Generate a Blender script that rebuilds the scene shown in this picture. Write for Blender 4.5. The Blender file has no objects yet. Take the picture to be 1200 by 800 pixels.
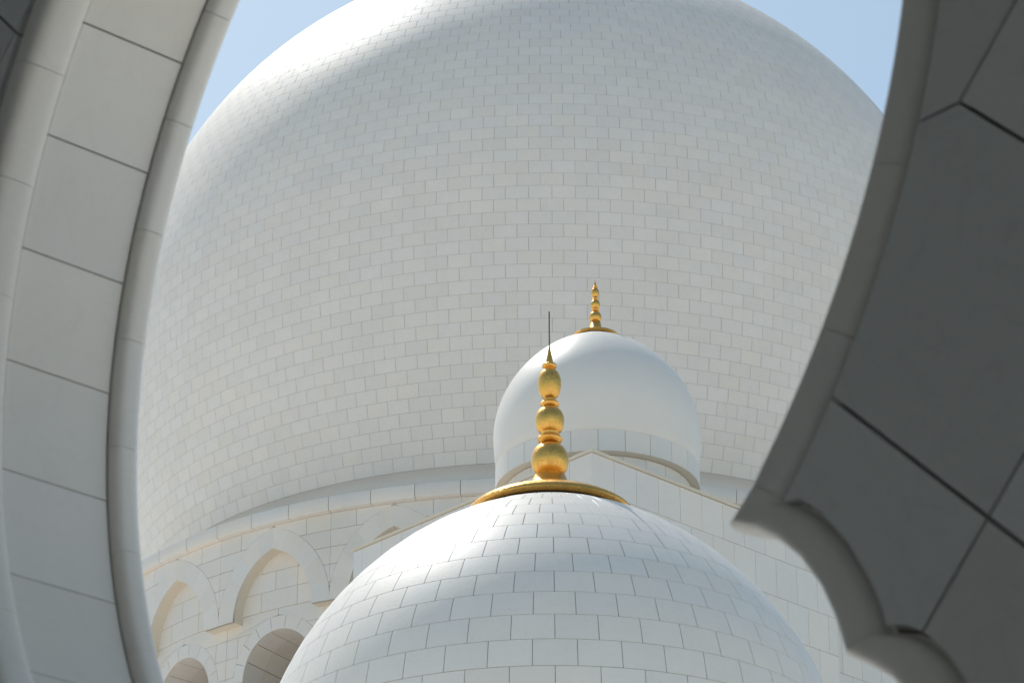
import bpy, bmesh, math, random
from mathutils import Vector, Matrix
from math import sin, cos, pi, radians, sqrt, atan2

SC = bpy.context.scene
C = SC.collection
random.seed(7)

# ------------------------------------------------------------------ camera
cam_d = bpy.data.cameras.new('camera')
cam = bpy.data.objects.new('camera', cam_d)
C.objects.link(cam)
cam.location = (0, 0, 1.6)
cam.rotation_euler = (radians(90 + 25.8), 0, 0)
cam_d.sensor_width = 36
cam_d.lens = 114
cam_d.clip_start = 0.05
cam_d.clip_end = 20000
cam_d.dof.use_dof = True
cam_d.dof.focus_distance = 52
cam_d.dof.aperture_fstop = 13
SC.camera = cam
SC.render.resolution_x = 1024
SC.render.resolution_y = 682

# ------------------------------------------------------------------ sky and sun
SUN_EL, SUN_AZ = 56.0, -29.0          # azimuth measured from +Y, negative = left
w = bpy.data.worlds.new('World')
SC.world = w
w.use_nodes = True
nt = w.node_tree
bg = nt.nodes['Background']
sky = nt.nodes.new('ShaderNodeTexSky')
sky.sky_type = 'NISHITA'
sky.sun_disc = False
sky.sun_elevation = radians(SUN_EL)
sky.sun_rotation = radians(SUN_AZ)
sky.air_density = 1.0
sky.dust_density = 1.0
sky.ozone_density = 1.0
tint = nt.nodes.new('ShaderNodeVectorMath'); tint.operation = 'MULTIPLY'
tint.inputs[1].default_value = (0.965, 0.995, 0.865)
nt.links.new(sky.outputs[0], tint.inputs[0]); nt.links.new(tint.outputs[0], bg.inputs[0])
bg.inputs[1].default_value = 0.120
sd = bpy.data.lights.new('sun', 'SUN')
sd.energy = 2.15
sd.angle = radians(0.6)
sd.color = (1.0, 0.955, 0.89)
sun = bpy.data.objects.new('sun', sd)
C.objects.link(sun)
e, a = radians(SUN_EL), radians(SUN_AZ)
S = Vector((sin(a) * cos(e), cos(a) * cos(e), sin(e)))
sun.rotation_euler = (-S).to_track_quat('-Z', 'Y').to_euler()
sun.location = (0, 0, 60)
SC.view_settings.view_transform = 'Standard'
SC.view_settings.look = 'None'
SC.view_settings.gamma = 1
SC.view_settings.exposure = 0.42
SC.cycles.max_bounces = 10
SC.cycles.diffuse_bounces = 7

# ------------------------------------------------------------------ materials
def new_mat(name):
    m = bpy.data.materials.new(name)
    m.use_nodes = True
    n = m.node_tree.nodes
    return m, n, m.node_tree.links, n['Principled BSDF']

def marble(name, col=(0.74, 0.74, 0.72), var=0.05, rough=0.38, vein=0.03, scale=1.0, bump=0.02, tint=0.5, stain=0.0):
    """white marble: each piece a little lighter or darker, cloudy, faintly veined"""
    m, N, L, P = new_mat(name)
    geo = N.new('ShaderNodeNewGeometry')
    oi = N.new('ShaderNodeObjectInfo')
    add = N.new('ShaderNodeMath'); add.operation = 'ADD'
    L.new(geo.outputs['Random Per Island'], add.inputs[0]); L.new(oi.outputs['Random'], add.inputs[1])
    fr = N.new('ShaderNodeMath'); fr.operation = 'FRACT'
    L.new(add.outputs[0], fr.inputs[0])
    m2 = N.new('ShaderNodeMath'); m2.operation = 'MULTIPLY'; m2.inputs[1].default_value = 7.31
    L.new(fr.outputs[0], m2.inputs[0])
    fr2 = N.new('ShaderNodeMath'); fr2.operation = 'FRACT'; L.new(m2.outputs[0], fr2.inputs[0])
    # tone per piece
    warm = N.new('ShaderNodeMix'); warm.data_type = 'RGBA'
    c = col
    warm.inputs['A'].default_value = (c[0] * (1 + .03 * tint), c[1] * (1 + .005 * tint), c[2] * (1 - .045 * tint), 1)
    warm.inputs['B'].default_value = (c[0] * (1 - .03 * tint), c[1] * (1 - .005 * tint), c[2] * (1 + .035 * tint), 1)
    L.new(fr2.outputs[0], warm.inputs['Factor'])
    tc = N.new('ShaderNodeTexCoord')
    mp = N.new('ShaderNodeVectorMath'); mp.operation = 'SCALE'; mp.inputs['Scale'].default_value = scale
    L.new(geo.outputs['Position'], mp.inputs[0])
    cl = N.new('ShaderNodeTexNoise'); cl.inputs['Scale'].default_value = 0.9
    cl.inputs['Detail'].default_value = 6; cl.inputs['Roughness'].default_value = 0.62
    L.new(mp.outputs[0], cl.inputs['Vector'])
    vn = N.new('ShaderNodeTexNoise'); vn.inputs['Scale'].default_value = 2.2
    vn.inputs['Detail'].default_value = 5; vn.inputs['Distortion'].default_value = 1.4
    L.new(mp.outputs[0], vn.inputs['Vector'])
    vr = N.new('ShaderNodeMapRange'); vr.inputs['From Min'].default_value = 0.47; vr.inputs['From Max'].default_value = 0.5
    ab = N.new('ShaderNodeMath'); ab.operation = 'PINGPONG'; ab.inputs[1].default_value = 0.5
    L.new(vn.outputs['Fac'], ab.inputs[0]); L.new(ab.outputs[0], vr.inputs['Value'])
    # value = 1 + var*(rand-.5) + cloud - vein
    a1 = N.new('ShaderNodeMath'); a1.operation = 'MULTIPLY_ADD'; a1.inputs[1].default_value = var; a1.inputs[2].default_value = 1 - var / 2
    L.new(fr.outputs[0], a1.inputs[0])
    a2 = N.new('ShaderNodeMath'); a2.operation = 'MULTIPLY_ADD'; a2.inputs[1].default_value = 0.09
    L.new(cl.outputs['Fac'], a2.inputs[0]); L.new(a1.outputs[0], a2.inputs[2])
    a3 = N.new('ShaderNodeMath'); a3.operation = 'MULTIPLY_ADD'; a3.inputs[1].default_value = -vein
    L.new(vr.outputs[0], a3.inputs[0]); L.new(a2.outputs[0], a3.inputs[2])
    a4 = N.new('ShaderNodeMath'); a4.operation = 'SUBTRACT'; a4.inputs[1].default_value = 0.045
    L.new(a3.outputs[0], a4.inputs[0])
    sc = N.new('ShaderNodeVectorMath'); sc.operation = 'SCALE'
    L.new(warm.outputs['Result'], sc.inputs[0]); L.new(a4.outputs[0], sc.inputs['Scale'])
    last = sc.outputs[0]
    if stain:
        st = N.new('ShaderNodeTexNoise'); st.inputs['Scale'].default_value = 0.35; st.inputs['Detail'].default_value = 8
        L.new(geo.outputs['Position'], st.inputs['Vector'])
        rg = N.new('ShaderNodeMapRange'); rg.inputs['From Min'].default_value = 0.5; rg.inputs['From Max'].default_value = 0.75
        rg.inputs['To Max'].default_value = stain
        L.new(st.outputs['Fac'], rg.inputs['Value'])
        mx = N.new('ShaderNodeMix'); mx.data_type = 'RGBA'
        mx.inputs['B'].default_value = (.58, .52, .42, 1)
        L.new(rg.outputs[0], mx.inputs['Factor']); L.new(last, mx.inputs['A'])
        last = mx.outputs['Result']
    L.new(last, P.inputs['Base Color'])
    rr = N.new('ShaderNodeMapRange'); rr.inputs['To Min'].default_value = rough - .06; rr.inputs['To Max'].default_value = rough + .1
    L.new(cl.outputs['Fac'], rr.inputs['Value']); L.new(rr.outputs[0], P.inputs['Roughness'])
    P.inputs['Specular IOR Level'].default_value = 0.4
    if bump:
        fn = N.new('ShaderNodeTexNoise'); fn.inputs['Scale'].default_value = 9; fn.inputs['Detail'].default_value = 4
        L.new(mp.outputs[0], fn.inputs['Vector'])
        bp = N.new('ShaderNodeBump'); bp.inputs['Strength'].default_value = bump; bp.inputs['Distance'].default_value = 0.05
        L.new(fn.outputs['Fac'], bp.inputs['Height']); L.new(bp.outputs[0], P.inputs['Normal'])
    return m

def plain(name, col, rough=0.7, metal=0.0, noise=0.15, nscale=6.0):
    m, N, L, P = new_mat(name)
    geo = N.new('ShaderNodeNewGeometry')
    t = N.new('ShaderNodeTexNoise'); t.inputs['Scale'].default_value = nscale; t.inputs['Detail'].default_value = 6
    L.new(geo.outputs['Position'], t.inputs['Vector'])
    a1 = N.new('ShaderNodeMath'); a1.operation = 'MULTIPLY_ADD'; a1.inputs[1].default_value = noise; a1.inputs[2].default_value = 1 - noise / 2
    L.new(t.outputs['Fac'], a1.inputs[0])
    v = N.new('ShaderNodeVectorMath'); v.operation = 'SCALE'; v.inputs[0].default_value = col
    L.new(a1.outputs[0], v.inputs['Scale']); L.new(v.outputs[0], P.inputs['Base Color'])
    P.inputs['Roughness'].default_value = rough; P.inputs['Metallic'].default_value = metal
    return m

M_DOME = marble('dome_marble', (0.80, 0.74, 0.68), var=0.05, tint=0.4, rough=0.5, stain=0.12)
M_NEAR = marble('near_dome_marble', (0.795, 0.745, 0.685), var=0.04, tint=0.35, rough=0.45, scale=2.0)
M_SMOOTH = marble('smooth_dome_marble', (0.795, 0.745, 0.685), var=0.0, tint=0.0, rough=0.4, vein=0.0, bump=0.0)
M_WALL = marble('wall_marble', (0.775, 0.72, 0.66), var=0.06, tint=0.7, rough=0.42, stain=0.25)
M_TOWER = marble('tower_marble', (0.775, 0.73, 0.68), var=0.05, tint=0.5, rough=0.42)
M_ARCH = marble('arch_marble', (0.75, 0.735, 0.705), var=0.05, tint=0.5, rough=0.4, scale=2.5, vein=0.03, bump=0.03, stain=0.10)
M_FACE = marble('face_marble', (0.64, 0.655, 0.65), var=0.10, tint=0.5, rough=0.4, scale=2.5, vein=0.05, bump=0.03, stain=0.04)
M_CREAM = marble('cream_tone', (0.72, 0.64, 0.52), var=0.05, tint=0.3, rough=0.6, vein=0.0, stain=0.4)  # cream tone given to the soffits and the coping
M_GROUT = plain('joint_mortar', (0.50, 0.47, 0.43), 0.9)
M_NGROUT = plain('near_joint', (0.40, 0.385, 0.36), 0.9)
M_GROUTD = plain('dark_joint', (0.13, 0.115, 0.095), 0.95)
M_DOMEGROUT = plain('dome_joint', (0.54, 0.52, 0.49), 0.9)
M_BLACK = plain('gap_shade_black', (0.03, 0.028, 0.025), 0.8)  # near-black colour standing for the shade under the finial collars
M_ROD = plain('rod_steel', (0.10, 0.11, 0.11), 0.5, 0.6)
M_GLASS = plain('window_glass', (0.05, 0.06, 0.07), 0.08)
M_GOLD = plain('gilded_metal', (0.88, 0.49, 0.125), 0.36, 1.0, 0.28, 14.0)

# the gilding is laid in small glass tesserae: fine facets in the gold
_N, _L = M_GOLD.node_tree.nodes, M_GOLD.node_tree.links
_g = _N.new('ShaderNodeNewGeometry'); _v = _N.new('ShaderNodeTexVoronoi'); _v.inputs['Scale'].default_value = 28
_L.new(_g.outputs['Position'], _v.inputs['Vector'])
_s = _N.new('ShaderNodeSeparateColor'); _L.new(_v.outputs['Color'], _s.inputs[0])
_b = _N.new('ShaderNodeBump'); _b.inputs['Strength'].default_value = 0.3; _b.inputs['Distance'].default_value = 0.01
_L.new(_s.outputs[0], _b.inputs['Height']); _L.new(_b.outputs[0], _N['Principled BSDF'].inputs['Normal'])
_r = _N.new('ShaderNodeMapRange'); _r.inputs['To Min'].default_value = 0.24; _r.inputs['To Max'].default_value = 0.46
_L.new(_s.outputs[1], _r.inputs['Value']); _L.new(_r.outputs[0], _N['Principled BSDF'].inputs['Roughness'])

# ------------------------------------------------------------------ helpers
def tag(o, label=None, cat=None, group=None, kind=None):
    if label: o['label'] = label
    if cat: o['category'] = cat
    if group: o['group'] = group
    if kind: o['kind'] = kind
    return o

def link_mesh(name, me, mat, parent=None):
    if mat is not None and not me.materials:
        me.materials.append(mat)
    o = bpy.data.objects.new(name, me)
    C.objects.link(o)
    if parent: o.parent = parent
    return o

def empty(name, loc, label, cat, group=None):
    o = bpy.data.objects.new(name, None)
    C.objects.link(o)
    o.location = loc
    o.empty_display_size = 0.3
    return tag(o, label, cat, group)

class MB:
    def __init__(self): self.v = []; self.f = []
    def add(self, vs, fs):
        n = len(self.v); self.v += [tuple(p) for p in vs]; self.f += [tuple(i + n for i in f) for f in fs]
    def box(self, x0, x1, y0, y1, z0, z1):
        self.add([(x, y, z) for z in (z0, z1) for y in (y0, y1) for x in (x0, x1)],
                 [(0, 2, 3, 1), (4, 5, 7, 6), (0, 1, 5, 4), (2, 6, 7, 3), (0, 4, 6, 2), (1, 3, 7, 5)])
    def lathe(self, prof, seg=96, cx=0, cy=0, cz=0, cap=False):
        vs = []; fs = []
        for r, z in prof:
            for k in range(seg):
                t = 2 * pi * k / seg
                vs.append((cx + r * sin(t), cy - r * cos(t), cz + z))
        for i in range(len(prof) - 1):
            for k in range(seg):
                k2 = (k + 1) % seg
                fs.append((i * seg + k, i * seg + k2, (i + 1) * seg + k2, (i + 1) * seg + k))
        if cap:
            fs.append(tuple(reversed(range(seg))))
            fs.append(tuple((len(prof) - 1) * seg + k for k in range(seg)))
        self.add(vs, fs)
    def round_mesh(self, name, prof_normal):
        """mesh shaded with the dome's own curvature"""
        me = bpy.data.meshes.new(name); me.from_pydata(self.v, [], self.f)
        me.polygons.foreach_set('use_smooth', [True] * len(me.polygons))
        me.normals_split_custom_set_from_vertices([prof_normal(v) for v in self.v]); me.update()
        return me
    def mesh(self, name, smooth=None, fixn=False):
        me = bpy.data.meshes.new(name)
        me.from_pydata(self.v, [], self.f)
        if fixn:
            bm = bmesh.new(); bm.from_mesh(me); bmesh.ops.recalc_face_normals(bm, faces=bm.faces); bm.to_mesh(me); bm.free()
        if smooth is not None:
            me.polygons.foreach_set('use_smooth', [True] * len(me.polygons))
            me.set_sharp_from_angle(angle=radians(smooth))
        me.update()
        return me
    def build(self, name, mat, parent=None, smooth=None, fixn=False):
        return link_mesh(name, self.mesh(name, smooth, fixn), mat, parent)

def slab(mb, front, inward, t, ch=0.0, proud=0.0):
    """a stone: front outline (3D points, seen from outside), its inward direction per point or one for all"""
    n = len(front)
    fr = [Vector(p) for p in front]
    iw = [Vector(i) for i in inward] if not isinstance(inward, Vector) else [inward] * n
    c = sum(fr, Vector()) / n
    if ch > 0:
        vs = []
        for p, i in zip(fr, iw):
            d = (p - c); L = d.length
            vs.append(p - d * min(1, 1.4 * ch / max(L, 1e-6)) - i * proud)
        vs += [p + i * (ch - proud) for p, i in zip(fr, iw)]
        vs += [p + i * t for p, i in zip(fr, iw)]
        fs = [tuple(range(n))]
        for l in (0, 1):
            for k in range(n):
                k2 = (k + 1) % n
                fs.append((l * n + k, (l + 1) * n + k, (l + 1) * n + k2, l * n + k2))
    else:
        vs = [p - i * proud for p, i in zip(fr, iw)] + [p + i * t for p, i in zip(fr, iw)]
        fs = [tuple(range(n))]
        for k in range(n):
            k2 = (k + 1) % n
            fs.append((k, n + k, n + k2, k2))
    mb.add(vs, fs)

F, PT = 3800.0, radians(25.8)
def project(p):
    """pixel of a world point (1200 x 800), used only to choose which tiles become single objects"""
    x, y, z = p[0], p[1], p[2] - 1.6
    Z = y * cos(PT) + z * sin(PT); Y = -y * sin(PT) + z * cos(PT)
    return 600 + F * x / Z, 400 - F * Y / Z, Z

# ------------------------------------------------------------------ ground and blocks below the frame
gb = MB(); gb.add([(-4000, -4000, 0), (4000, -4000, 0), (4000, 4000, 0), (-4000, 4000, 0)], [(0, 1, 2, 3)])
M_PAVE, N, L, P = new_mat('courtyard_paving')
geo = N.new('ShaderNodeNewGeometry')
bk = N.new('ShaderNodeTexBrick'); bk.offset = 0; bk.inputs['Scale'].default_value = 1.0
bk.inputs['Brick Width'].default_value = 1.2; bk.inputs['Row Height'].default_value = 1.2; bk.inputs['Mortar Size'].default_value = 0.006
bk.inputs['Color1'].default_value = (.87, .81, .73, 1); bk.inputs['Color2'].default_value = (.85, .795, .72, 1); bk.inputs['Mortar'].default_value = (.35, .33, .3, 1)
L.new(geo.outputs['Position'], bk.inputs['Vector']); L.new(bk.outputs['Color'], P.inputs['Base Color'])
P.inputs['Roughness'].default_value = 0.35
tag(gb.build('ground', M_PAVE), kind='structure')

# ------------------------------------------------------------------ generic tiled dome
def arc_table(prof):
    s = [0.0]
    for (r0, z0), (r1, z1) in zip(prof, prof[1:]): s.append(s[-1] + math.hypot(r1 - r0, z1 - z0))
    return s
def at_arc(prof, tab, q):
    q = max(tab[0], min(tab[-1], q))
    lo, hi = 0, len(tab) - 1
    while hi - lo > 1:
        m = (lo + hi) // 2
        if tab[m] <= q: lo = m
        else: hi = m
    t = (q - tab[lo]) / max(1e-9, tab[hi] - tab[lo])
    return prof[lo][0] + t * (prof[hi][0] - prof[lo][0]), prof[lo][1] + t * (prof[hi][1] - prof[lo][1])

def tiled_dome(root, centre, prof, n_of, row_h, phase, gap, thick, mat, grout, visible, nmax, sub=1, ch=0.0, jit=0.0):
    """profile from the base upwards; each ring of tiles shares one mesh; every visible tile an object"""
    cx, cy, cz = centre
    tab = arc_table(prof)
    core = MB(); core.lathe([(max(0.001, r - thick * 0.75), z) for r, z in prof], 192)
    o = core.build('dome_shell', grout, root, smooth=40)
    rows = []
    q = phase
    while q < tab[-1] - 0.1:
        rows.append((q, min(q + row_h, tab[-1]))); q += row_h
    cand = []
    meshes = {}
    zs_ = [p[1] for p in prof]
    def pn(v):
        z = v[2]; i = 0
        lo, hi = 0, len(zs_) - 2
        while lo < hi:
            m = (lo + hi + 1) // 2
            if zs_[m] <= z: lo = m
            else: hi = m - 1
        i = lo
        def nrm_(k):
            k0, k1 = max(0, k - 1), min(len(prof) - 1, k + 1)
            dr_, dz2 = prof[k1][0] - prof[k0][0], prof[k1][1] - prof[k0][1]; l_ = math.hypot(dr_, dz2) or 1
            return dz2 / l_, -dr_ / l_
        f_ = max(0, min(1, (z - zs_[i]) / max(1e-6, zs_[i + 1] - zs_[i])))
        a_, b_ = nrm_(i), nrm_(i + 1)
        nr_, nz_ = a_[0] + (b_[0] - a_[0]) * f_, a_[1] + (b_[1] - a_[1]) * f_
        rr_ = math.hypot(v[0], v[1]) or 1
        return Vector((nr_ * v[0] / rr_, nr_ * v[1] / rr_, nz_)).normalized()
    for ri, (q0, q1) in enumerate(rows):
        q0 = max(0, q0)
        if q1 - q0 < 0.08: continue
        a_, b_ = at_arc(prof, tab, q0 + gap / 2), at_arc(prof, tab, q1 - gap / 2)
        mid = at_arc(prof, tab, (q0 + q1) / 2)
        if mid[0] < 0.25: continue
        n = n_of(mid[0])
        step = 2 * pi / n
        ns = sub
        def P3(r, z, t): return Vector((r * sin(t), -r * cos(t), z))
        front = []
        for k in range(ns + 1):
            h = step / 2 - gap / 2 / a_[0]; front.append((a_, -h + 2 * h * k / ns))
        for k in range(ns + 1):
            h = step / 2 - gap / 2 / max(b_[0], .05); front.append((b_, h - 2 * h * k / ns))
        dr, dz = b_[0] - a_[0], b_[1] - a_[1]
        Ln = math.hypot(dr, dz) or 1
        nr, nz = dz / Ln, -dr / Ln
        pts = [P3(p[0], p[1], t) for p, t in front]
        inw = [Vector((-nr * sin(t), nr * cos(t), -nz)) for p, t in front]
        meshes[ri] = (pts, inw)
        for k in range(n):
            t = (k + (0.5 if ri % 2 else 0.0)) * step
            px, py, Z = project((cx + mid[0] * sin(t), cy - mid[0] * cos(t), cz + mid[1]))
            # facing the camera?
            nrm = Vector((nr * sin(t), -nr * cos(t), nz))
            vd = Vector((cx + mid[0] * sin(t), cy - mid[0] * cos(t), cz + mid[1] - 1.6)).normalized()
            fc = -nrm.dot(vd)
            vis = fc > 0.02 and visible(px, py)
            area = (row_h * step * mid[0]) * fc * (F / Z) ** 2 if vis else 0
            cand.append((area, ri, t))
    cand.sort(key=lambda c: -c[0])
    single = [c for c in cand[:nmax] if c[0] > 0]
    rest = cand[len(single):]
    cache = {}
    for area, ri, t in single:
        if ri not in cache:
            if sub > 1:
                mb = MB(); q0, q1 = rows[ri]; step = 2 * pi / n_of(1); G = sub
                vs = []
                for lay in (0, 1):
                    for jj in range(G + 1):
                        tt = jj / G
                        qq = q0 + gap / 2 + (q1 - q0 - gap) * tt
                        (r_, z_), (ra, za), (rb, zb2) = at_arc(prof, tab, qq), at_arc(prof, tab, qq - .05), at_arc(prof, tab, qq + .05)
                        l_ = math.hypot(rb - ra, zb2 - za) or 1
                        nr_, nz_ = (zb2 - za) / l_, -(rb - ra) / l_
                        h = step / 2 - gap / 2 / max(r_, .05)
                        dd_ = thick if lay else 0.0
                        for ii in range(G + 1):
                            a_ = -h + 2 * h * ii / G
                            rr_ = r_ - nr_ * dd_
                            vs.append((rr_ * sin(a_), -rr_ * cos(a_), z_ - nz_ * dd_))
                fs = []; w_ = G + 1
                for jj in range(G):
                    for ii in range(G): fs.append((jj * w_ + ii, jj * w_ + ii + 1, (jj + 1) * w_ + ii + 1, (jj + 1) * w_ + ii))
                brd = list(range(w_)) + [k_ * w_ + G for k_ in range(1, w_)] + [G * w_ + k_ for k_ in range(G - 1, -1, -1)] + [k_ * w_ for k_ in range(G - 1, 0, -1)]
                for p_, q_ in zip(brd, brd[1:] + brd[:1]): fs.append((p_, p_ + w_ * w_, q_ + w_ * w_, q_))
                mb.add(vs, fs)
                cache[ri] = mb.round_mesh('tile', pn)
            else:
                mb = MB(); slab(mb, meshes[ri][0], meshes[ri][1], thick, ch)
                cache[ri] = mb.round_mesh('tile', pn)
        o = link_mesh('tile', cache[ri], mat, root)
        j = random.uniform(-1, 1) * jit
        o.rotation_euler = (0, 0, t + j)
    mb = MB()
    for area, ri, t in rest:
        pts, inw = meshes[ri]
        R = Matrix.Rotation(t + random.uniform(-1, 1) * jit, 3, 'Z')
        slab(mb, [R @ p for p in pts], [R @ i for i in inw], thick, 0.0, random.uniform(0, jit * 6))
    if rest:
        o = link_mesh('tiling', mb.round_mesh('tiling', pn), mat, root); tag(o, kind='stuff')
    return single

# ------------------------------------------------------------------ finials
def finial(parent, base_z, tip_z, k, ring_r, ring_z, rod):
    """gilded finial: dished collar on the dome, three bulbs with rings between them, a spike"""
    f = MB()
    f.lathe([(ring_r - .06, ring_z - .01), (ring_r - .01, ring_z), (ring_r + .015, ring_z + .03), (ring_r + .005, ring_z + .07), (ring_r - .05 * k, ring_z + .11 * k + .0),
             (ring_r * .86, ring_z + .165 * k), (ring_r * .6, ring_z + .25 * k), (ring_r * .4, ring_z + .35 * k), (.24 * k, ring_z + .46 * k),
             (.19 * k, base_z - .01 * k), (.14 * k, base_z + .02 * k)], 96)
    root = f.build('finial', M_GOLD, parent, smooth=50)
    g = MB(); g.lathe([(ring_r - .10, ring_z - .09), (ring_r - .085, ring_z - .09), (ring_r - .085, ring_z + .02), (ring_r - .10, ring_z + .02)], 96)
    g.build('painted_gap_shade', M_BLACK, root)  # black ring painted as the shade between collar and dome
    def Zz(z): return base_z + (z - 17.41) / 1.765 * (tip_z - base_z)
    def bulb(name, pr):
        m = MB(); m.lathe([(max(.0005, r * k), Zz(z)) for r, z in pr], 48); m.build(name, M_GOLD, root, smooth=50)
    def ball(z0, z1, rm, n0, n1, zm):
        out = []
        for i in range(41):
            t = i / 40
            z = z0 + (z1 - z0) * t
            if z < zm: u = (zm - z) / (zm - z0); r = n0 + (rm - n0) * max(0, 1 - (u / .80) ** 2) ** .5
            else:
                u = (z - zm) / (z1 - zm); r = n1 + (rm - n1) * max(0, 1 - (u / .80) ** 2) ** .62
            out.append((r, z))
        return out
    bulb('bulb', ball(17.37, 17.88, .232, .13, .085, 17.60))
    bulb('ring', [(.10, 17.835), (.14, 17.85), (.158, 17.885), (.14, 17.92), (.10, 17.935)][:5])
    bulb('bulb', ball(17.93, 18.36, .181, .10, .07, 18.14))
    bulb('ring', [(.08, 18.32), (.11, 18.335), (.122, 18.36), (.11, 18.385), (.08, 18.40)])
    bulb('bulb', ball(18.39, 18.88, .146, .06, .06, 18.65))
    bulb('ring', [(.06, 18.855), (.085, 18.865), (.094, 18.885), (.085, 18.905), (.05, 18.915)])
    bulb('spike', [(.048, 18.91), (.047, 18.94), (.03, 19.03), (.015, 19.12), (.007, 19.175)])
    if rod:
        m = MB(); m.lathe([(.0085, Zz(19.13)), (.0085, Zz(19.64)), (.001, Zz(19.65))], 12); m.build('lightning_rod', M_ROD, root)
    return root

def ogive(h, n, m, R, steps=90):
    out = []
    for i in range(steps + 1):
        u = i / steps; u = 1 - (1 - u) ** 2
        r = R * max(0.0, 1 - u ** n) ** (1 / m)
        out.append((r, R * h * u))
    return out

# ------------------------------------------------------------------ 1. the great dome with its drum
GX, GY, GZ = 1.33, 111.6, 53.45
great = empty('great_dome', (GX, GY, GZ), 'huge white marble dome filling the background, laid in brick-like tiles above arched niches', 'dome')
prof = []
zb = -9.44
for i in range(40):
    z = zb + (0 - zb) * i / 40
    prof.append((16.4 * sqrt(1 - (z / 22.6) ** 2), z))
for i in range(0, 86):
    t = radians(i)
    prof.append((16.4 * cos(t), 16.4 * sin(t)))
prof += [(1.0, 16.75), (0.4, 17.2)]
def vis_great(px, py):
    if py < 15 or py > 555: return False
    if px < 205 or px > 1010: return False
    if py > 250 and px > 1035 - (py - 100) * .28: return False
    if ((px - 698) / 118) ** 2 + ((py - 505) / 122) ** 2 < 1: return False
    if py > 505 and 560 < px < 860: return False
    return True
tiled_dome(great, (GX, GY, GZ), prof, lambda r: 132, 0.478, 0.0, 0.015, 0.014, M_DOME, M_DOMEGROUT, vis_great, 300, sub=1, ch=0.0, jit=0.00012)

# cove, lip and drum, in the drum's own angle/height coordinates
RF, RI, NS = 16.9, 16.46, 24
def dz(z): return z - GZ
cv = MB()
cv.lathe([(14.88, dz(44.02)), (14.72, dz(43.93)), (14.60, dz(43.72)), (14.60, dz(43.4)), (14.70, dz(43.12)), (14.9, dz(42.88)), (15.4, dz(42.70)), (16.1, dz(42.60)), (16.78, dz(42.57))], 192)
cv.build('cove', M_WALL, great, smooth=60)
LIPN = 72
lip_me = None
for vi in range(LIPN):
    if lip_me is None:
        mb = MB(); h = pi / LIPN - 0.0006
        pr = [(16.75, dz(42.60)), (16.98, dz(42.585)), (17.09, dz(42.52)), (17.12, dz(42.42)), (17.12, dz(42.14)), (17.09, dz(42.06)), (17.0, dz(42.03)), (16.75, dz(42.03))]
        vs = []; 
        for t in (-h, 0, h): vs += [(r * sin(t), -r * cos(t), z) for r, z in pr]
        n = len(pr); fs = []
        for s in (0, 1):
            for i in range(n - 1): fs.append((s * n + i, s * n + i + 1, (s + 1) * n + i + 1, (s + 1) * n + i))
        fs.append(tuple(range(n))[::-1]); fs.append(tuple(2 * n + i for i in range(n)))
        mb.add(vs, fs); lip_me = mb.mesh('cornice_stone', smooth=35, fixn=True)
    o = link_mesh('cornice_stone', lip_me, M_WALL, great); o.rotation_euler = (0, 0, 2 * pi * (vi + .5) / LIPN)
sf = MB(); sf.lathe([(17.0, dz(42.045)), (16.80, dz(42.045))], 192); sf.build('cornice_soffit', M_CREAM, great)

def cyl_pt(R, u, z, RR=RF):           # u = metres along the face at RR
    t = u / RR
    return Vector((R * sin(t), -R * cos(t), z))
def cyl_in(u, RR=RF):
    t = u / RR
    return Vector((-sin(t), cos(t), 0))

SEC = 2 * pi * RF / NS                     # 4.42 m per bay
HW, ZS, ZA = 1.56, 39.05, 41.25             # niche half width, spring, apex
RW = .66                                   # arch ring width
def pointed_half(z, hw, zs, za):
    """half width of a pointed arch at height z"""
    if z <= zs: return hw
    if z >= za: return 0.0
    # two circle arcs of radius R centred hw-R to the side
    H = za - zs; R = (hw * hw + H * H) / (2 * hw)
    return max(0.0, sqrt(max(0, R * R - (z - zs) ** 2)) - (R - hw))
def arch_pts(hw, zs, za, n, z_from=None):
    H = za - zs; R = (hw * hw + H * H) / (2 * hw)
    t1 = atan2(H, R - hw)
    return [(R * cos(t1 * i / n) - (R - hw), zs + R * sin(t1 * i / n)) for i in range(n + 1)]

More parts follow.
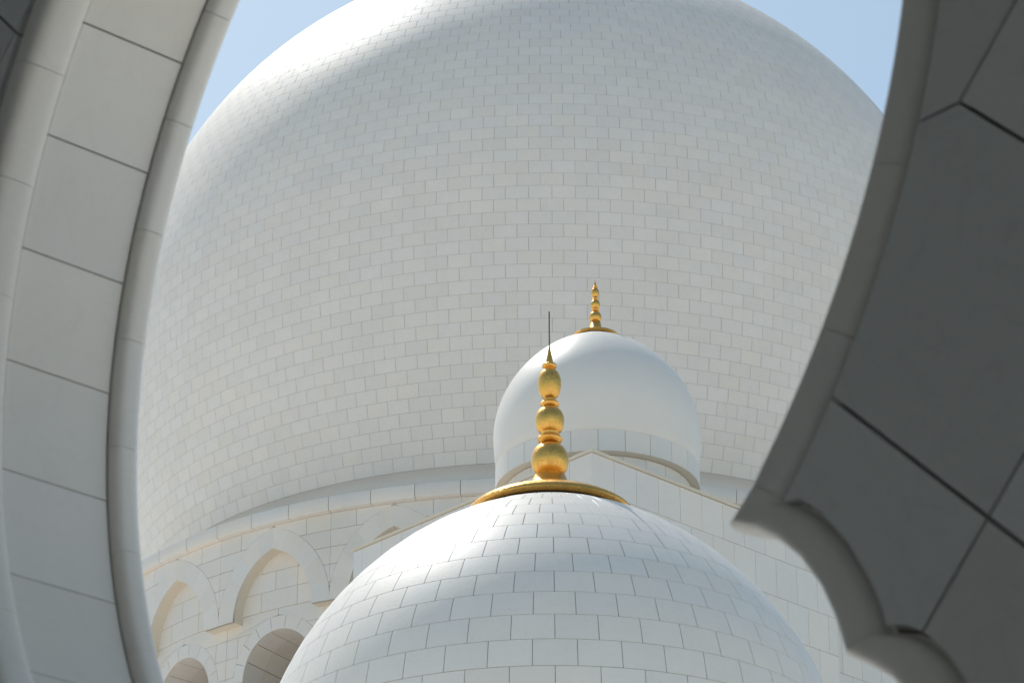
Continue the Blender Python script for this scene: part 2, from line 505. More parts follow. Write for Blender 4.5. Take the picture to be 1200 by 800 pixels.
# bay-local pieces: (front outline as (u,z), radius)
OUT_HW, OUT_ZA = HW + RW, ZA + RW + .06
def bay_outer():
    """stones of the projecting face for one bay centred on u=0: returns voussoirs and spandrel stones"""
    vo, sp = [], []
    n = 8; a_in, a_out = arch_pts(HW, ZS, ZA, 24), arch_pts(OUT_HW, ZS, OUT_ZA, 24)
    cuts = [0, 5, 10, 15, 20, 24]
    for s in (1, -1):
        for c0, c1 in zip(cuts, cuts[1:]):
            inn = [(s * min(a_in[i][0], 99), a_in[i][1]) for i in range(c0, c1 + 1)]
            out = [(s * min(a_out[i][0], SEC / 2), a_out[i][1]) for i in range(c0, c1 + 1)]
            pl = inn + out[::-1]
            if s == 1: pl = pl[::-1]
            vo.append(pl)
    zs = [ZS, 39.66, 40.27, 40.86, 41.45, 42.03]
    for r in range(len(zs) - 1):
        z0, z1 = zs[r] + .008, zs[r + 1] - .008
        half = SEC / 2
        for s in (1, -1):
            zz = [z0 + (z1 - z0) * i / 6 for i in range(7)]
            hi = [(pointed_half(z, OUT_HW, ZS, OUT_ZA), z) for z in zz]
            hi = [(max(.008, h + .008), z) for h, z in hi if h + .02 < half]
            if len(hi) < 2: continue
            off = .0 if r % 2 else .55
            cut = half - .004 if not (r % 2 == 0 and r > 1) else 1.25
            edges = [half - .004] if r in (0, 1) else ([1.3, half - .004] if r % 2 == 0 else [.95, half - .004])
            prev = None
            for ei, e_ in enumerate(edges):
                L_ = [(max(h, prev + .012) if prev else h, z) for h, z in hi]
                L_ = [(x, z) for x, z in L_ if x < e_ - .02]
                if len(L_) >= 2:
                    pl = [(s * x, z) for x, z in L_] + [(s * e_, L_[-1][1]), (s * e_, L_[0][1])]
                    if s == 1: pl = pl[::-1]
                    sp.append(pl)
                prev = e_
    return vo, sp

def put(mb, poly, R, t, ch=0.004, RR=RF, proud=0.0):
    """curved stone from a (u,z) outline; anticlockwise seen from outside"""
    # orientation
    A = sum(poly[i][0] * poly[(i + 1) % len(poly)][1] - poly[(i + 1) % len(poly)][0] * poly[i][1] for i in range(len(poly)))
    if A < 0: poly = poly[::-1]
    slab(mb, [cyl_pt(R, u, dz(z), RR) for u, z in poly], [cyl_in(u, RR) for u, z in poly], t, ch, proud)

vo, sp = bay_outer()
WH, WZC = 1.40, 37.10                      # window half width and springing (round arch), crown 38.85
def bay_inner():
    """stones of the recessed wall, window ring and reveal"""
    secI = 2 * pi * RI / NS
    st = []
    rows = [31.4 + .66 * k for k in range(16)]
    hr = 0.42
    def hwz(z):
        if z < WZC: return WH + hr
        d = (WH + hr) ** 2 - ((z - WZC) * .93) ** 2
        return sqrt(d) if d > 0 else 0.0
    for k in range(len(rows) - 1):
        z0, z1 = rows[k] + .006, rows[k + 1] - .006
        if z0 > 41.3: break
        half = secI / 2
        if z0 > 39.2:
            xs = [-half, -.72, .72, half] if k % 2 == 0 else [-half + .7, -.15, .72, half + .7]
            for x0, x1 in zip(xs, xs[1:]):
                st.append([(x0 + .006, z0), ((x0 + x1) / 2, z0), (x1 - .006, z0), (x1 - .006, z1), ((x0 + x1) / 2, z1), (x0 + .006, z1)])
            continue
        for s in (1, -1):
            zz = [z0 + (z1 - z0) * i / 6 for i in range(7)]
            hi = [(hwz(z) + .008, z) for z in zz]
            edges = ([half - .006] if k % 2 else [half - .5]) if z0 < 38.9 else ([.55, 1.5, half - .006] if k % 2 else [1.05, half - .006])
            prev = None
            for e_ in edges:
                L_ = [(max(h, prev + .012) if prev else h, z) for h, z in hi]
                L_ = [(x, z) for x, z in L_ if x < e_ - .02]
                if len(L_) >= 2: st.append([(s * x, z) for x, z in L_] + [(s * e_, L_[-1][1]), (s * e_, L_[0][1])])
                prev = e_
            if edges[-1] < half - .1:
                st.append([(s * (edges[-1] + .012), z0), (s * (half + (edges[-1] - half) * 0 - .006), z0), (s * (half - .006), z1), (s * (edges[-1] + .012), z1)])
    vs_ = []
    nv = 9
    for i in range(nv):
        t0, t1 = pi * i / nv + .004, pi * (i + 1) / nv - .004
        inn = [(WH * cos(t0 + (t1 - t0) * j / 5), WZC + WH * 1.075 * sin(t0 + (t1 - t0) * j / 5)) for j in range(6)]
        out = [((WH + hr) * cos(t0 + (t1 - t0) * j / 5), WZC + (WH + hr) * 1.075 * sin(t0 + (t1 - t0) * j / 5)) for j in range(6)]
        vs_.append(inn + out[::-1])
    for s in (1, -1):
        z = WZC
        while z > 31.5:
            z2 = z - .9
            vs_.append([(s * WH, z - .006), (s * (WH + hr), z - .006), (s * (WH + hr), z2), (s * WH, z2)]); z = z2
    return st, vs_
ist, ivs = bay_inner()

def build_bay(k, single):
    ang = 2 * pi * k / NS + radians(-2.5)
    def emit(name, polys, R, t, RR, mat):
        if single:
            for i, pl in enumerate(polys):
                key = (name, i)
                if key not in MESH:
                    mb = MB(); put(mb, pl, R, t, .004, RR); MESH[key] = mb.mesh(name)
                o = link_mesh(name, MESH[key], mat, great); o.rotation_euler = (0, 0, ang)
        else:
            for pl in polys:
                mb = MB(); put(mb, pl, R, t, 0, RR)
                Rm = Matrix.Rotation(ang, 3, 'Z')
                REST.add([Rm @ Vector(v) for v in mb.v], mb.f)
    emit('arch_stone', vo, RF + .004, .10, RF, M_WALL)
    emit('wall_stone', sp, RF, .10, RF, M_WALL)
    emit('niche_stone', ist, RI, .06, RI, M_WALL)
    emit('window_stone', ivs, RI + .002, .08, RI, M_WALL)
    # niche soffit, impost undersides, window reveal, glass
    if 'soffit' not in MESH:
        mb = MB()
        for s in (1, -1):
            pts = arch_pts(HW, ZS, ZA, 24)
            vs = [cyl_pt(RF - .02, s * u, dz(z)) for u, z in pts] + [cyl_pt(RI - .05, s * u, dz(z)) for u, z in pts]
            n = len(pts); mb.add(vs, [(i, i + 1, n + i + 1, n + i) for i in range(n - 1)])
            p0, p1 = s * (HW), s * SEC / 2
            us = [p0 + (p1 - p0) * i / 3 for i in range(4)]
            vs = [cyl_pt(RF - .01, u, dz(ZS - .0)) for u in us] + [cyl_pt(RI - .05, u, dz(ZS - .0)) for u in us]
            mb.add(vs, [(i, i + 1, 5 + i, 4 + i) for i in range(3)])
        MESH['soffit'] = mb.mesh('niche_soffit', smooth=30)
        # outer backing behind the joints of the projecting face
        mb = MB()
        for s in (1, -1):
            pts = arch_pts(HW + .02, ZS, ZA + .02, 24)
            vs = [cyl_pt(RF - .03, s * u, dz(z)) for u, z in pts] + [cyl_pt(RF - .03, s * SEC / 2, dz(z)) for u, z in pts]
            n = len(pts); mb.add(vs, [(i, i + 1, n + i + 1, n + i) for i in range(n - 1)])
            us = [s * SEC / 2 * i / 6 for i in range(7)]
            vs = [cyl_pt(RF - .03, u, dz(ZA + .02)) for u in us] + [cyl_pt(RF - .03, u, dz(42.05)) for u in us]
            mb.add(vs, [(i, i + 1, 8 + i, 7 + i) for i in range(6)])
        MESH['face_backing'] = mb.mesh('mortar_bed')
        mb = MB()
        secI = 2 * pi * RI / NS
        for s in (1, -1):
            q = [(WH, 30.0), (WH, WZC)] + [(WH * cos(t), WZC + WH * 1.075 * sin(t)) for t in [pi / 2 * i / 12 for i in range(1, 13)]]
            vs = [cyl_pt(RI - .055, s * u, dz(z), RI) for u, z in q] + [cyl_pt(RI - .055, s * secI / 2, dz(z), RI) for u, z in q]
            n = len(q); mb.add(vs, [(i, i + 1, n + i + 1, n + i) for i in range(n - 1)])
            us = [s * secI / 2 * i / 6 for i in range(7)]
            zt = q[-1][1]
            vs = [cyl_pt(RI - .055, u, dz(zt), RI) for u in us] + [cyl_pt(RI - .055, u, dz(42.2), RI) for u in us]
            mb.add(vs, [(i, i + 1, 8 + i, 7 + i) for i in range(6)])
        MESH['niche_backing'] = mb.mesh('mortar_bed')
        # reveal rings of the window: a barrel of stones running inwards
        rv = []
        nrv = 7
        dpt = [0.0, 1.0, 2.0, 3.0]
        for d0, d1 in zip(dpt, dpt[1:]):
            for i in range(nrv):
                t0, t1 = pi * i / nrv, pi * (i + 1) / nrv
                mb2 = MB(); J = 5; vs = []
                for d_ in (d0 + .006, d1 - .006):
                    for j in range(J + 1):
                        t = t0 + .006 + (t1 - t0 - .012) * j / J
                        vs.append(cyl_pt(RI, WH * cos(t), dz(WZC + WH * 1.075 * sin(t)), RI) + cyl_in(0) * d_)
                    for j in range(J, -1, -1):
                        t = t0 + .006 + (t1 - t0 - .012) * j / J
                        vs.append(cyl_pt(RI, (WH + .08) * cos(t), dz(WZC + (WH + .08) * 1.075 * sin(t)), RI) + cyl_in(0) * d_)
                n = 2 * (J + 1)
                fs = [(k_, (k_ + 1) % n, n + (k_ + 1) % n, n + k_) for k_ in range(n)] + [tuple(range(n)), tuple(range(2 * n - 1, n - 1, -1))]
                mb2.add(vs, fs); rv.append(mb2)
            for s in (1, -1):
                z = WZC
                for kk in range(5):
                    mb2 = MB()
                    x0, x1 = sorted((s * WH, s * (WH + .08)))
                    vs = []
                    for d_ in (d0 + .006, d1 - .006):
                        for (u, zz) in ((x0, z - 1.1 + .006), (x1, z - 1.1 + .006), (x1, z - .006), (x0, z - .006)):
                            vs.append(cyl_pt(RI, u, dz(zz), RI) + cyl_in(0) * d_)
                    mb2.add(vs, [(0, 1, 2, 3), (7, 6, 5, 4), (0, 4, 5, 1), (1, 5, 6, 2), (2, 6, 7, 3), (3, 7, 4, 0)]); rv.append(mb2); z -= 1.1
        MESH['reveal'] = [m_.mesh('reveal_stone', fixn=True) for m_ in rv]
        MESH['revealmb'] = rv
        mb = MB()
        for i in range(16):
            t0, t1 = pi * i / 16, pi * (i + 1) / 16
            q = [((WH + .09) * cos(t0), (WH + .09) * 1.075 * sin(t0)), ((WH + .09) * cos(t1), (WH + .09) * 1.075 * sin(t1))]
            vs = [cyl_pt(RI, u, dz(WZC + z_), RI) + cyl_in(0) * d_ for d_ in (.05, 3.05) for u, z_ in q]
            mb.add(vs, [(0, 1, 3, 2)])
        MESH['reveal_bed'] = mb.mesh('mortar_bed')
        mb = MB()
        pl = [((WH + .1) * cos(pi * i / 16), WZC + (WH + .1) * 1.08 * sin(pi * i / 16)) for i in range(17)] + [(-WH - .1, 31.5), (WH + .1, 31.5)]
        mb.add([Vector((u, -(RI - 3.0), dz(z))) for u, z in pl], [tuple(range(len(pl)))])
        MESH['glass'] = mb.mesh('window_pane')
        mb = MB()
        for u in (-.66, -.22, .22, .66): mb.box(u - .035, u + .035, -(RI - 2.93), -(RI - 3.0), dz(31.6), dz(38.3))
        for z in (33, 34, 35, 36, 37, 38): mb.box(-1.4, 1.4, -(RI - 2.94), -(RI - 2.99), dz(z) - .03, dz(z) + .03)
        MESH['frame'] = mb.mesh('window_frame')
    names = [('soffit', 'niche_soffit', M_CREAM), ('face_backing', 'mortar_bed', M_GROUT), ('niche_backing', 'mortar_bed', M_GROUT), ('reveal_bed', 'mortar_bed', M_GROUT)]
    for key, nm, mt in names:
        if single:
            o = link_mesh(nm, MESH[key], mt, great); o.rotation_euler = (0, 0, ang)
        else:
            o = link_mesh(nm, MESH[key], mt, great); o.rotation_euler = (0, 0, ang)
    gl = link_mesh('window', MESH['glass'], M_GLASS, great); gl.rotation_euler = (0, 0, ang)
    link_mesh('window_frame', MESH['frame'], M_WALL, gl)
    if single:
        for me in MESH['reveal']:
            o = link_mesh('reveal_stone', me, M_WALL, great); o.rotation_euler = (0, 0, ang)
    else:
        Rm = Matrix.Rotation(ang, 3, 'Z')
        for m_ in MESH['revealmb']: REST.add([Rm @ Vector(v) for v in m_.v], m_.f)

MESH = {}
REST = MB()
for k in range(NS):
    kk = k if k < 12 else k - 24
    build_bay(k, kk in (-4, -3, -2, -1, 0))
tag(REST.build('stonework', M_WALL, great, fixn=True), kind='stuff')
lb = MB(); lb.lathe([(RI + .05, dz(31.4)), (17.4, dz(31.35)), (17.4, dz(30.6)), (17.2, dz(30.5)), (17.2, dz(24.0))], 96)
lb.build('drum_base', M_WALL, great, smooth=30)

# ------------------------------------------------------------------ prayer hall block below the drum, and the arcade wing below the near dome
def block(name, x0, x1, y0, y1, z1, label):
    r_ = empty(name, ((x0 + x1) / 2, (y0 + y1) / 2, 0), label, 'building')
    cx, cy = (x0 + x1) / 2, (y0 + y1) / 2
    m = MB(); m.box(x0 - cx, x1 - cx, y0 - cy, y1 - cy, 0, z1); m.build('wall', M_WALL, r_)
    m = MB()
    hx, hy = (x1 - x0) / 2 + .15, (y1 - y0) / 2 + .15
    for (a0, a1, b0, b1) in ((-hx, hx, -hy, -hy + .4), (-hx, hx, hy - .4, hy), (-hx, -hx + .4, -hy + .4, hy - .4), (hx - .4, hx, -hy + .4, hy - .4)):
        m.box(a0, a1, b0, b1, z1 - .5, z1 + .7)
    m.build('parapet', M_TOWER, r_)
    return r_
block('prayer_hall', -45, 48, 88, 150, 24.0, 'flat roofed white marble hall carrying the great dome, below the picture')
block('arcade_wing', -14, 15, 32.2, 40.8, 10.6, 'low white marble arcade wing carrying the nearest dome, below the picture')

# ------------------------------------------------------------------ 2. corner tower
TC = Vector((2.05, 76.6, 0)); TZ = 35.52; TW = 9.38
A1 = radians(43.3); d1 = Vector((cos(A1), sin(A1), 0)); d2 = Vector((-sin(A1), cos(A1), 0))
tower = empty('corner_tower', TC + (d1 + d2) * TW / 2, 'square white marble tower block, its sharp corner standing behind the near gold finial', 'tower')
tower.location.z = 0
tw0 = tower.location.copy()
def tpt(p): return Vector(p) - tw0
m = MB()
g = .03
def quadbox(mb, o, u, v, w_):
    """box from corner o spanned by three vectors"""
    vs = [o, o + u, o + u + v, o + v, o + w_, o + u + w_, o + u + v + w_, o + v + w_]
    mb.add(vs, [(0, 3, 2, 1), (4, 5, 6, 7), (0, 1, 5, 4), (1, 2, 6, 5), (2, 3, 7, 6), (3, 0, 4, 7)])
ZUP = Vector((0, 0, 1))
quadbox(m, tpt(TC + (d1 + d2) * g), d1 * (TW - 2 * g), d2 * (TW - 2 * g), ZUP * (TZ - .35))
m.build('core_wall', M_GROUT, tower, fixn=True)
rows = [TZ - .06, 34.43, 33.33, 32.24]
while rows[-1] > 20: rows.append(rows[-1] - 1.1)
rest = MB()
for fi, (u, nrm) in enumerate(((d1, -d2), (d2, -d1))):
    for ri, (zt, zb_) in enumerate(zip(rows, rows[1:])):
        x = 0.0; first = True
        wd = .82
        xs = [0.0]
        x = .41 if ri % 2 else .82
        while x < TW - .2: xs.append(x); x += wd
        xs.append(TW)
        for x0, x1 in zip(xs, xs[1:]):
            e0 = .0 if x0 == 0 else .005
            if fi == 1 and x0 == 0: e0 = .032
            p = TC + u * (x0 + e0); q = TC + u * (x1 - (.005 if x1 < TW else 0))
            z0, z1 = zb_ + .006, zt - .006
            front = [Vector((p.x, p.y, z0)), Vector((q.x, q.y, z0)), Vector((q.x, q.y, z1)), Vector((p.x, p.y, z1))]
            if fi == 1: front = front[::-1]
            mb = MB() if ri < 5 else rest
            slab(mb, [f_ - tw0 for f_ in front], -nrm, .03, .004 if ri < 5 else 0, random.uniform(0, .002))
            if ri < 5: mb.build('wall_stone', M_TOWER, tower)
tag(rest.build('stonework', M_TOWER, tower), kind='stuff')
# coping with its cream underside
cp = MB()
ov = .05
for (o_, u, v) in ((TC - (d1 + d2) * ov, d1 * (TW + 2 * ov), d2 * .5), (TC - (d1 + d2) * ov + d2 * (TW + 2 * ov - .5), d1 * (TW + 2 * ov), d2 * .5),
                   (TC - (d1 + d2) * ov + d2 * .5, d1 * .5, d2 * (TW + 2 * ov - 1.0)), (TC - (d1 + d2) * ov + d2 * .5 + d1 * (TW + 2 * ov - .5), d1 * .5, d2 * (TW + 2 * ov - 1.0))):
    quadbox(cp, tpt(o_ + ZUP * (TZ - .045)), u, v, ZUP * .07)
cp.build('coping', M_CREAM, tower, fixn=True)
# set-back wall to the right of the tower
sb = MB()
o_ = TC + d1 * (TW + .0) + d2 * 1.3
wing = empty('side_wing', (o_.x, o_.y, 0), 'set back white marble wall at the right end of the corner tower', 'wall')
quadbox(sb, Vector((0, 0, 0)), d1 * 7, d2 * 5, ZUP * 33.6); sb.build('core_wall', M_GROUT, wing, fixn=True)
restw = MB()
for ri in range(12):
    zt = 33.6 - 1.1 * ri; x = .55 if ri % 2 else .0
    xs = [0.0] + [v for v in [.41 * (ri % 2) + .82 * k for k in range(1, 9)] if v < 6.9] + [7.0]
    for x0, x1 in zip(xs, xs[1:]):
        p = d1 * (x0 + .005); q = d1 * (x1 - .005)
        fr = [Vector((p.x, p.y, zt - 1.094)), Vector((q.x, q.y, zt - 1.094)), Vector((q.x, q.y, zt - .006)), Vector((p.x, p.y, zt - .006))]
        fr = [f_ - d2 * .03 for f_ in fr]
        if ri < 5 and x0 < 2.6:
            mb = MB(); slab(mb, fr, d2.copy(), .03, .004); mb.build('wall_stone', M_TOWER, wing)
        else: slab(restw, fr, d2.copy(), .03, 0)
tag(restw.build('stonework', M_TOWER, wing), kind='stuff')

# ------------------------------------------------------------------ 3. middle dome on the tower
BX, BY, BZ = 2.378, 82.91, 38.67
mid = empty('small_dome', (BX, BY, BZ), 'smooth white dome with a small gold finial, rising behind the square corner tower', 'dome', 'small white domes with gold finials')
pb = ogive(1.072, 1.902, 1.734, 2.9, 90)
pb = [(2.80, -1.0), (2.83, -.96), (2.86, -.7), (2.885, -.4), (2.897, -.15)] + [(max(.002, r), z + .13 * max(0, 1 - r / .9)) for r, z in pb]
m = MB(); m.lathe(pb, 160); m.build('dome_shell', M_SMOOTH, mid, smooth=50)
def ring_panels(parent, name, n, R, z0, z1, t, mat, off=0.0, gap=.012, seg=4):
    me = None
    for k in range(n):
        if me is None:
            mb = MB(); h = pi / n - gap / 2 / R
            pts = [(R, -h + 2 * h * i / seg, z0) for i in range(seg + 1)] + [(R, h - 2 * h * i / seg, z1) for i in range(seg + 1)]
            slab(mb, [Vector((r * sin(a_), -r * cos(a_), z)) for r, a_, z in pts], [Vector((-sin(a_), cos(a_), 0)) for r, a_, z in pts], t, .004)
            me = mb.mesh(name)
        o = link_mesh(name, me, mat, parent); o.rotation_euler = (0, 0, 2 * pi * (k + off) / n)
ring_panels(mid, 'drum_panel', 24, 2.845, -1.62, -1.0, .05, M_TOWER, off=.43)
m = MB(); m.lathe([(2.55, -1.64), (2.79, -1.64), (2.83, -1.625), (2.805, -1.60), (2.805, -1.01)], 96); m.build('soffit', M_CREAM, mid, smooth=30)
ring_panels(mid, 'drum_stone', 24, 2.60, -3.1, -1.66, .05, M_TOWER, off=.43)
m = MB(); m.lathe([(2.57, -3.4), (2.57, -1.62)], 96); m.build('drum_core', M_GROUT, mid, smooth=30)
ringzB = pb[-1][1]
finial(mid, 42.30 - BZ, 43.63 - BZ, .75, .67, 41.74 - BZ, False)

# ------------------------------------------------------------------ 4. nearest dome
AX, AY, AZ = .466, 36.46, 13.236
near = empty('small_dome', (AX, AY, AZ), 'nearest white tiled dome with tall gold finial ending in a thin dark rod', 'dome', 'small white domes with gold finials')
pa = ogive(1.072, 1.902, 1.734, 3.5, 100)
pa = [(3.36, -1.3), (3.42, -1.0), (3.47, -.6), (3.495, -.2)] + [(max(r, .002), z) for r, z in pa]
def vis_near(px, py): return 575 < py < 812 and 300 < px < 990
ta = arc_table(pa)
base = ta[4]
ph = base + .443 - .338 * 6
tiled_dome(near, (AX, AY, AZ), pa, lambda r: 44, .338, max(ph, 0.0) if ph > 0 else ph, .0085, .012, M_NEAR, M_NGROUT, vis_near, 300, sub=3, ch=.003, jit=.0)
m = MB(); m.lathe([(3.3, -1.3), (3.55, -1.32), (3.6, -1.45), (3.45, -1.55), (3.45, -2.8)], 96); m.build('drum', M_TOWER, near, smooth=35)
finial(near, 17.41 - AZ, 19.175 - AZ, 1.0, 1.005, 16.815 - AZ, True)

# ------------------------------------------------------------------ 5. the framing arch, an arcade wall at 47 degrees
AA = .8475
AU = Vector((cos(AA), -sin(AA), 0)); AN = Vector((sin(AA), cos(AA), 0)); AC = Vector((-.3005, 5.795, 4.892))
arch = empty('archway', (AC.x, AC.y, 0), 'shaded marble archway framing the view, pale curved reveal at left, dark cusped wall at right', 'arch')
def W(x, z, n=0.0):
    """arch coordinates to arch-root local"""
    return AU * x + AN * n + Vector((0, 0, z + AC.z))
DC = .225
RO, RG, RP = 1.705, 1.80, 1.735
def arc(R, n, a0, a1):
    return [(R * cos(a0 + (a1 - a0) * i / n) - DC, R * sin(a0 + (a1 - a0) * i / n)) for i in range(n + 1)]
def apex_ang(R): return math.acos(DC / R)
# joints of the rolls on the main lobe, by angle about the arc's own centre
A_END = -41.6; STEP = 9.6
L2O = [(1.052, -1.133), (.986, -1.191), (1.051, -1.218), (1.099, -1.250), (1.146, -1.294), (1.191, -1.358), (1.222, -1.427), (1.240, -1.490)]
L2G = [(1.127, -1.186), (1.135, -1.190), (1.165, -1.209), (1.211, -1.249), (1.264, -1.315), (1.304, -1.387), (1.329, -1.445), (1.337, -1.478)]
L3O = [(1.240, -1.490), (1.290, -1.522), (1.333, -1.555), (1.368, -1.600), (1.392, -1.66), (1.405, -1.73), (1.411, -1.80), (1.411, -1.92)]
L3G = [(1.337, -1.478), (1.385, -1.494), (1.420, -1.518), (1.457, -1.556), (1.490, -1.61), (1.508, -1.68), (1.516, -1.77), (1.516, -1.92)]
def station(side, kind):
    """segments: list of (outline points, groove points)"""
    segs = []
    aO, aG = math.degrees(apex_ang(RO)), math.degrees(apex_ang(RG))
    k = 0
    while True:
        a0 = A_END + STEP * k; a1 = a0 + STEP
        if a0 >= aO - .5: break
        if a1 > aO - 2.5: a1 = 999
        n = 10
        eG1 = min(a1, aG); eO1 = min(a1, aO)
        O_ = arc(RO, n, radians(a0), radians(eO1)); G_ = arc(RG, n, radians(a0), radians(eG1))
        if k == 0:
            O_[0] = L2O[0]; G_[0] = L2G[0]
        segs.append((O_, G_))
        if a1 == 999: break
        k += 1
    segs.append((L2O, L2G)); segs.append((L3O, L3G))
    z = -1.92
    while z > -4.7:
        z2 = max(z - .6, -4.892)
        segs.append(([(1.411, z), (1.411, z2)], [(1.516, z), (1.516, z2)])); z = z2
    if side < 0: segs = [([(-x, z) for x, z in O_], [(-x, z) for x, z in G_]) for O_, G_ in segs]
    return segs

def trim(pts, g):
    """shorten a polyline by g at both ends"""
    p = [Vector((x, z, 0)) for x, z in pts]
    a = (p[1] - p[0]); p[0] = p[0] + a.normalized() * min(g, a.length * .4)
    b = (p[-2] - p[-1]); p[-1] = p[-1] + b.normalized() * min(g, b.length * .4)
    return [(q.x, q.y) for q in p]

def roll(O_, G_, n_face, n_in, parent, bulge=.012):
    """rounded edge moulding between groove on the wall face (depth n_face) and groove on the reveal (depth n_in)"""
    g = .0007
    O2, G2 = trim(O_, g), trim(G_, g)
    s = 1 if n_in > n_face else -1
    sec = []
    K = 14
    D = abs(n_in - n_face)
    sec.append((-.03, .040)); sec.append((-.03, .030))
    for i in range(19):
        t = radians(14 + (252 - 14) * i / 18)
        sq = lambda v: math.copysign(abs(v) ** .62, v)
        sec.append((.51 - .49 * sq(cos(t)), D * .5 - (D * .5 + .004) * sq(sin(t))))
    sec.append((.60, D + .004)); sec.append((.35, D + .004))
    mb = MB(); vs = []
    for (ox, oz), (gx, gz) in zip(O2, G2):
        for wv, nv in sec:
            vs.append(W(gx + (ox - gx) * wv, gz + (oz - gz) * wv, n_face + s * nv))
    n = len(sec); m_ = len(O2)
    fs = []
    for i in range(m_ - 1):
        for j in range(n - 1):
            fs.append((i * n + j, i * n + j + 1, (i + 1) * n + j + 1, (i + 1) * n + j))
    fs.append(tuple(range(n))); fs.append(tuple((m_ - 1) * n + j for j in range(n)))
    mb.add(vs, fs)
    return mb.build('edge_moulding', M_ARCH, parent, smooth=38, fixn=True)

N1, N2, N3 = .112, .428, .498
for side in (1, -1):
    for O_, G_ in station(side, 0):
        roll(O_, G_, 0.0, N1, arch)
        roll(O_, G_, N3, N2, arch)
    # reveal panels: their joints fall midway between those of the rolls
    aO = math.degrees(apex_ang(RO))
    cuts = [A_END] + [A_END + STEP * (k + .5) for k in range(20) if A_END + STEP * (k + .5) < aO - 3] + [aO]
    lists = []
    for c0, c1 in zip(cuts, cuts[1:]):
        p = arc(RP, 10, radians(c0), radians(min(c1, math.degrees(apex_ang(RP))) if c1 == aO else c1)); q = arc(RG - .004, 10, radians(c0), radians(c1)); lists.append((p, q))
    for LO, LG in ((L2O, L2G), (L3O, L3G)):
        lists.append(([(x + (gx - x) * .32, z + (gz - z) * .32) for (x, z), (gx, gz) in zip(LO, LG)], [(x + (gx - x) * .95, z + (gz - z) * .95) for (x, z), (gx, gz) in zip(LO, LG)]))
    z = -1.92
    while z > -4.7:
        z2 = max(z - .6, -4.892); lists.append(([(1.445, z), (1.445, z2)], [(1.51, z), (1.51, z2)])); z = z2
    for p, q in lists:
        if side < 0: p = [(-x, z) for x, z in p]; q = [(-x, z) for x, z in q]
        p = trim(p, .0022); q = trim(q, .0022)
        mb = MB(); m_ = len(p); vs = []
        chf = .004
        for i, ((x, z), (qx, qz)) in enumerate(zip(p, q)):
            dx, dz_ = qx - x, qz - z; L_ = math.hypot(dx, dz_); dx /= L_; dz_ /= L_
            c_ = (x + dx * chf, z + dz_ * chf)
            a_, b_ = N1 + .006, N2 - .008
            vs += [W(*c_, a_), W(x, z, a_ + chf), W(x, z, b_ - chf), W(*c_, b_), W(qx, qz, b_), W(qx, qz, a_)]
        fs = []
        for i in range(m_ - 1):
            for j in range(6):
                j2 = (j + 1) % 6; fs.append((i * 6 + j, i * 6 + j2, (i + 1) * 6 + j2, (i + 1) * 6 + j))
        fs.append(tuple(range(6))); fs.append(tuple((m_ - 1) * 6 + j for j in range(6)))
        mb.add(vs, fs); mb.build('reveal_panel', M_ARCH, arch, smooth=30, fixn=True)

# wall core with the opening cut out
aG = apex_ang(RG)
op = [(1.516, -4.892), (1.516, -1.92)] + L3G[::-1][1:] + L2G[::-1][1:-2] + arc(RG, 60, radians(A_END), aG)
op_full = op + [(-x, z) for x, z in op[::-1][1:]]
XL, XR, ZT = -8.0, 8.0, 3.0
def prism(poly, n0, n1, name, mat, parent):
    mb = MB(); n = len(poly)
    vs = [W(x, z, n0) for x, z in poly] + [W(x, z, n1) for x, z in poly]
    fs = [tuple(range(n)), tuple(range(2 * n - 1, n - 1, -1))] + [(i, n + i, n + (i + 1) % n, (i + 1) % n) for i in range(n)]
    mb.add(vs, fs)
    return mb.build(name, mat, parent, fixn=True)
prism([(XR, -4.892), (XR, ZT), (XL, ZT), (XL, -4.892)] + [(x, z) for x, z in op_full[::-1]], .034, N3 - .03, 'wall_core', M_GROUTD, arch)
prism([(XR, -4.892), (XR, ZT), (XL, ZT), (XL, -4.892)] + [(x * 1.003, z + .004) for x, z in op_full[::-1]], N3 - .029, N3, 'outer_face', M_FACE, arch)

# diagonal face slabs on the inner side, cut to the opening with a boolean
cut_mb = MB(); n = len(op_full)
grow = []
for i in range(n):
    p0, p1, p2 = Vector(op_full[max(0, i - 1)]), Vector(op_full[i]), Vector(op_full[min(n - 1, i + 1)])
    tg = (p2 - p0).normalized(); q_ = p1 + Vector((tg.y, -tg.x)) * .0095
    grow.append((q_.x, q_.y if q_.y > -4.5 else q_.y - 1))
cut_mb.add([W(x, z, -.2) for x, z in grow] + [W(x, z, .2) for x, z in grow], [tuple(range(n)), tuple(range(2 * n - 1, n - 1, -1))] + [(i, n + i, n + (i + 1) % n, (i + 1) % n) for i in range(n)])
cutter = cut_mb.build('cutter', None, None, fixn=True)
SP = .738
def cell(s0, s1, t0, t1):   # s = x+z, t = z-x
    f = lambda s, t: ((s - t) / 2, (s + t) / 2)
    return [f(s0, t0), f(s1, t0), f(s1, t1), f(s0, t1)]
cells = []
for i in range(-7, 8):
    for j in range(-9, 9):
        s0 = .205 + SP * i; t0 = -2.920 + SP * j
        if i == 0 and j == 1: continue
        if i == 0 and j == 0: pl = [(1.5625, -.6195), (1.25, -.6195), (1.1935, -.9885), (1.5625, -1.3575), (1.9315, -.9885)]
        elif i == 1 and j == 1: pl = [(1.5625, -.6195), (1.9315, -.2505), (1.5625, .1185), (1.1935, -.2505), (1.25, -.6195)]
        else: pl = cell(s0, s0 + SP, t0, t0 + SP)
        cxm = sum(p[0] for p in pl) / len(pl); czm = sum(p[1] for p in pl) / len(pl)
        if abs(cxm) > 3.4 or czm > 2.9 or czm < -3.6: continue
        cells.append(pl)
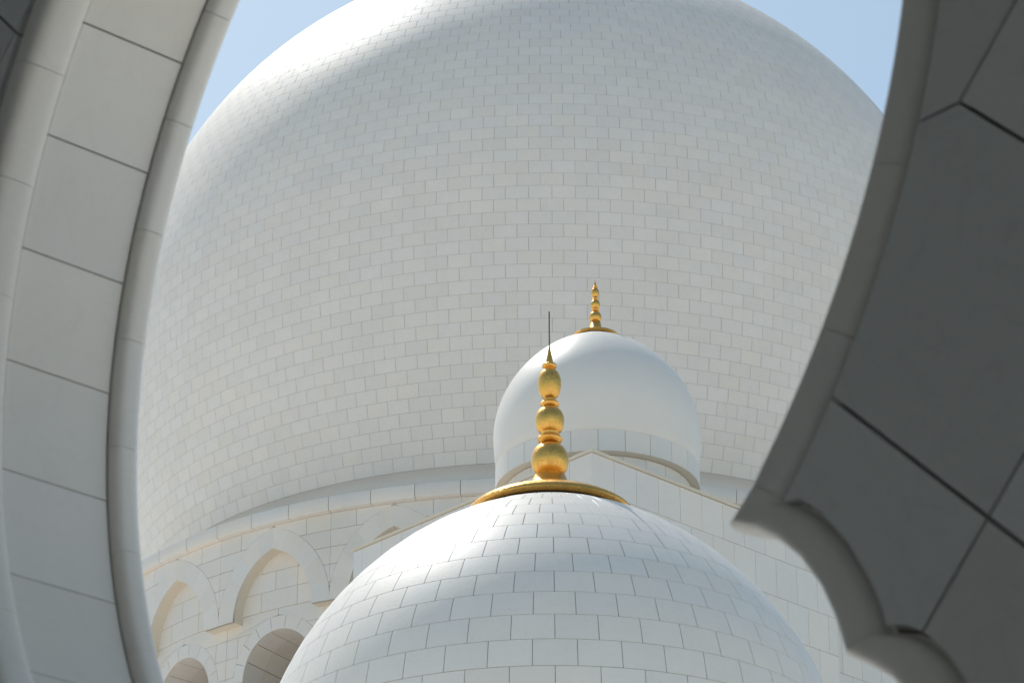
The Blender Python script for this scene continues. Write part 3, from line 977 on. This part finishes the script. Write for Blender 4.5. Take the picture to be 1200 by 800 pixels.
for pl in cells:
    cxm = sum(p[0] for p in pl) / len(pl); czm = sum(p[1] for p in pl) / len(pl)
    A = sum(pl[i][0] * pl[(i + 1) % len(pl)][1] - pl[(i + 1) % len(pl)][0] * pl[i][1] for i in range(len(pl)))
    if A < 0: pl = pl[::-1]
    # pull every edge in by half a joint
    g = .0032; q = []
    nn = len(pl)
    for i in range(nn):
        p0, p1, p2 = Vector(pl[i - 1]), Vector(pl[i]), Vector(pl[(i + 1) % nn])
        e1 = (p1 - p0).normalized(); e2 = (p2 - p1).normalized()
        n1_, n2_ = Vector((-e1.y, e1.x)), Vector((-e2.y, e2.x))
        b = (n1_ + n2_); q.append(p1 + b * (g / max(.3, (1 + n1_.dot(n2_)))))
    fr = [W(p.x, p.y, 0.0) for p in q]
    mb = MB(); slab(mb, fr, AN.copy(), .033, .002)
    nb = len(fr); mb.f.append(tuple(range(3 * nb - 1, 2 * nb - 1, -1)))
    o = mb.build('wall_slab', M_FACE, None, fixn=True)
    near_open = any((abs(x) < 2.1 and z < 2.2) for x, z in pl)
    if near_open:
        md = o.modifiers.new('cut', 'BOOLEAN'); md.operation = 'DIFFERENCE'; md.object = cutter; md.solver = 'EXACT'
        dg = bpy.context.evaluated_depsgraph_get()
        me = bpy.data.meshes.new_from_object(o.evaluated_get(dg))
        o.modifiers.clear()
        o.data = me; me.name = 'wall_slab'
        if len(me.polygons) == 0:
            bpy.data.objects.remove(o); continue
    o.parent = arch
bpy.data.objects.remove(cutter)

# unseen ceiling and walls of the camera's arcade bay, added to shade the arch face
def room(name, x0, x1, n0, n1, z0, z1):
    mb = MB()
    vs = [AC + AU * x + AN * n_ + Vector((0, 0, z - AC.z)) for z in (z0, z1) for n_ in (n0, n1) for x in (x0, x1)]
    mb.add(vs, [(0, 2, 3, 1), (4, 5, 7, 6), (0, 1, 5, 4), (2, 6, 7, 3), (0, 4, 6, 2), (1, 3, 7, 5)])
    return tag(mb.build(name, M_FACE, None, fixn=True), kind='structure')
room('ceiling', -8.0, 8.0, -9.0, .60, 7.79, 8.3)
room('shade_wall_back', -8.0, 8.0, -9.4, -9.0, 2.3, 8.3)  # unseen; its open foot is sized by the light it lets in
room('wall_left', -8.4, -8.0, -9.4, .67, 0, 8.3)
room('wall_right', 8.0, 8.4, -9.4, .67, 0, 8.3)
print('objects', len(bpy.data.objects))
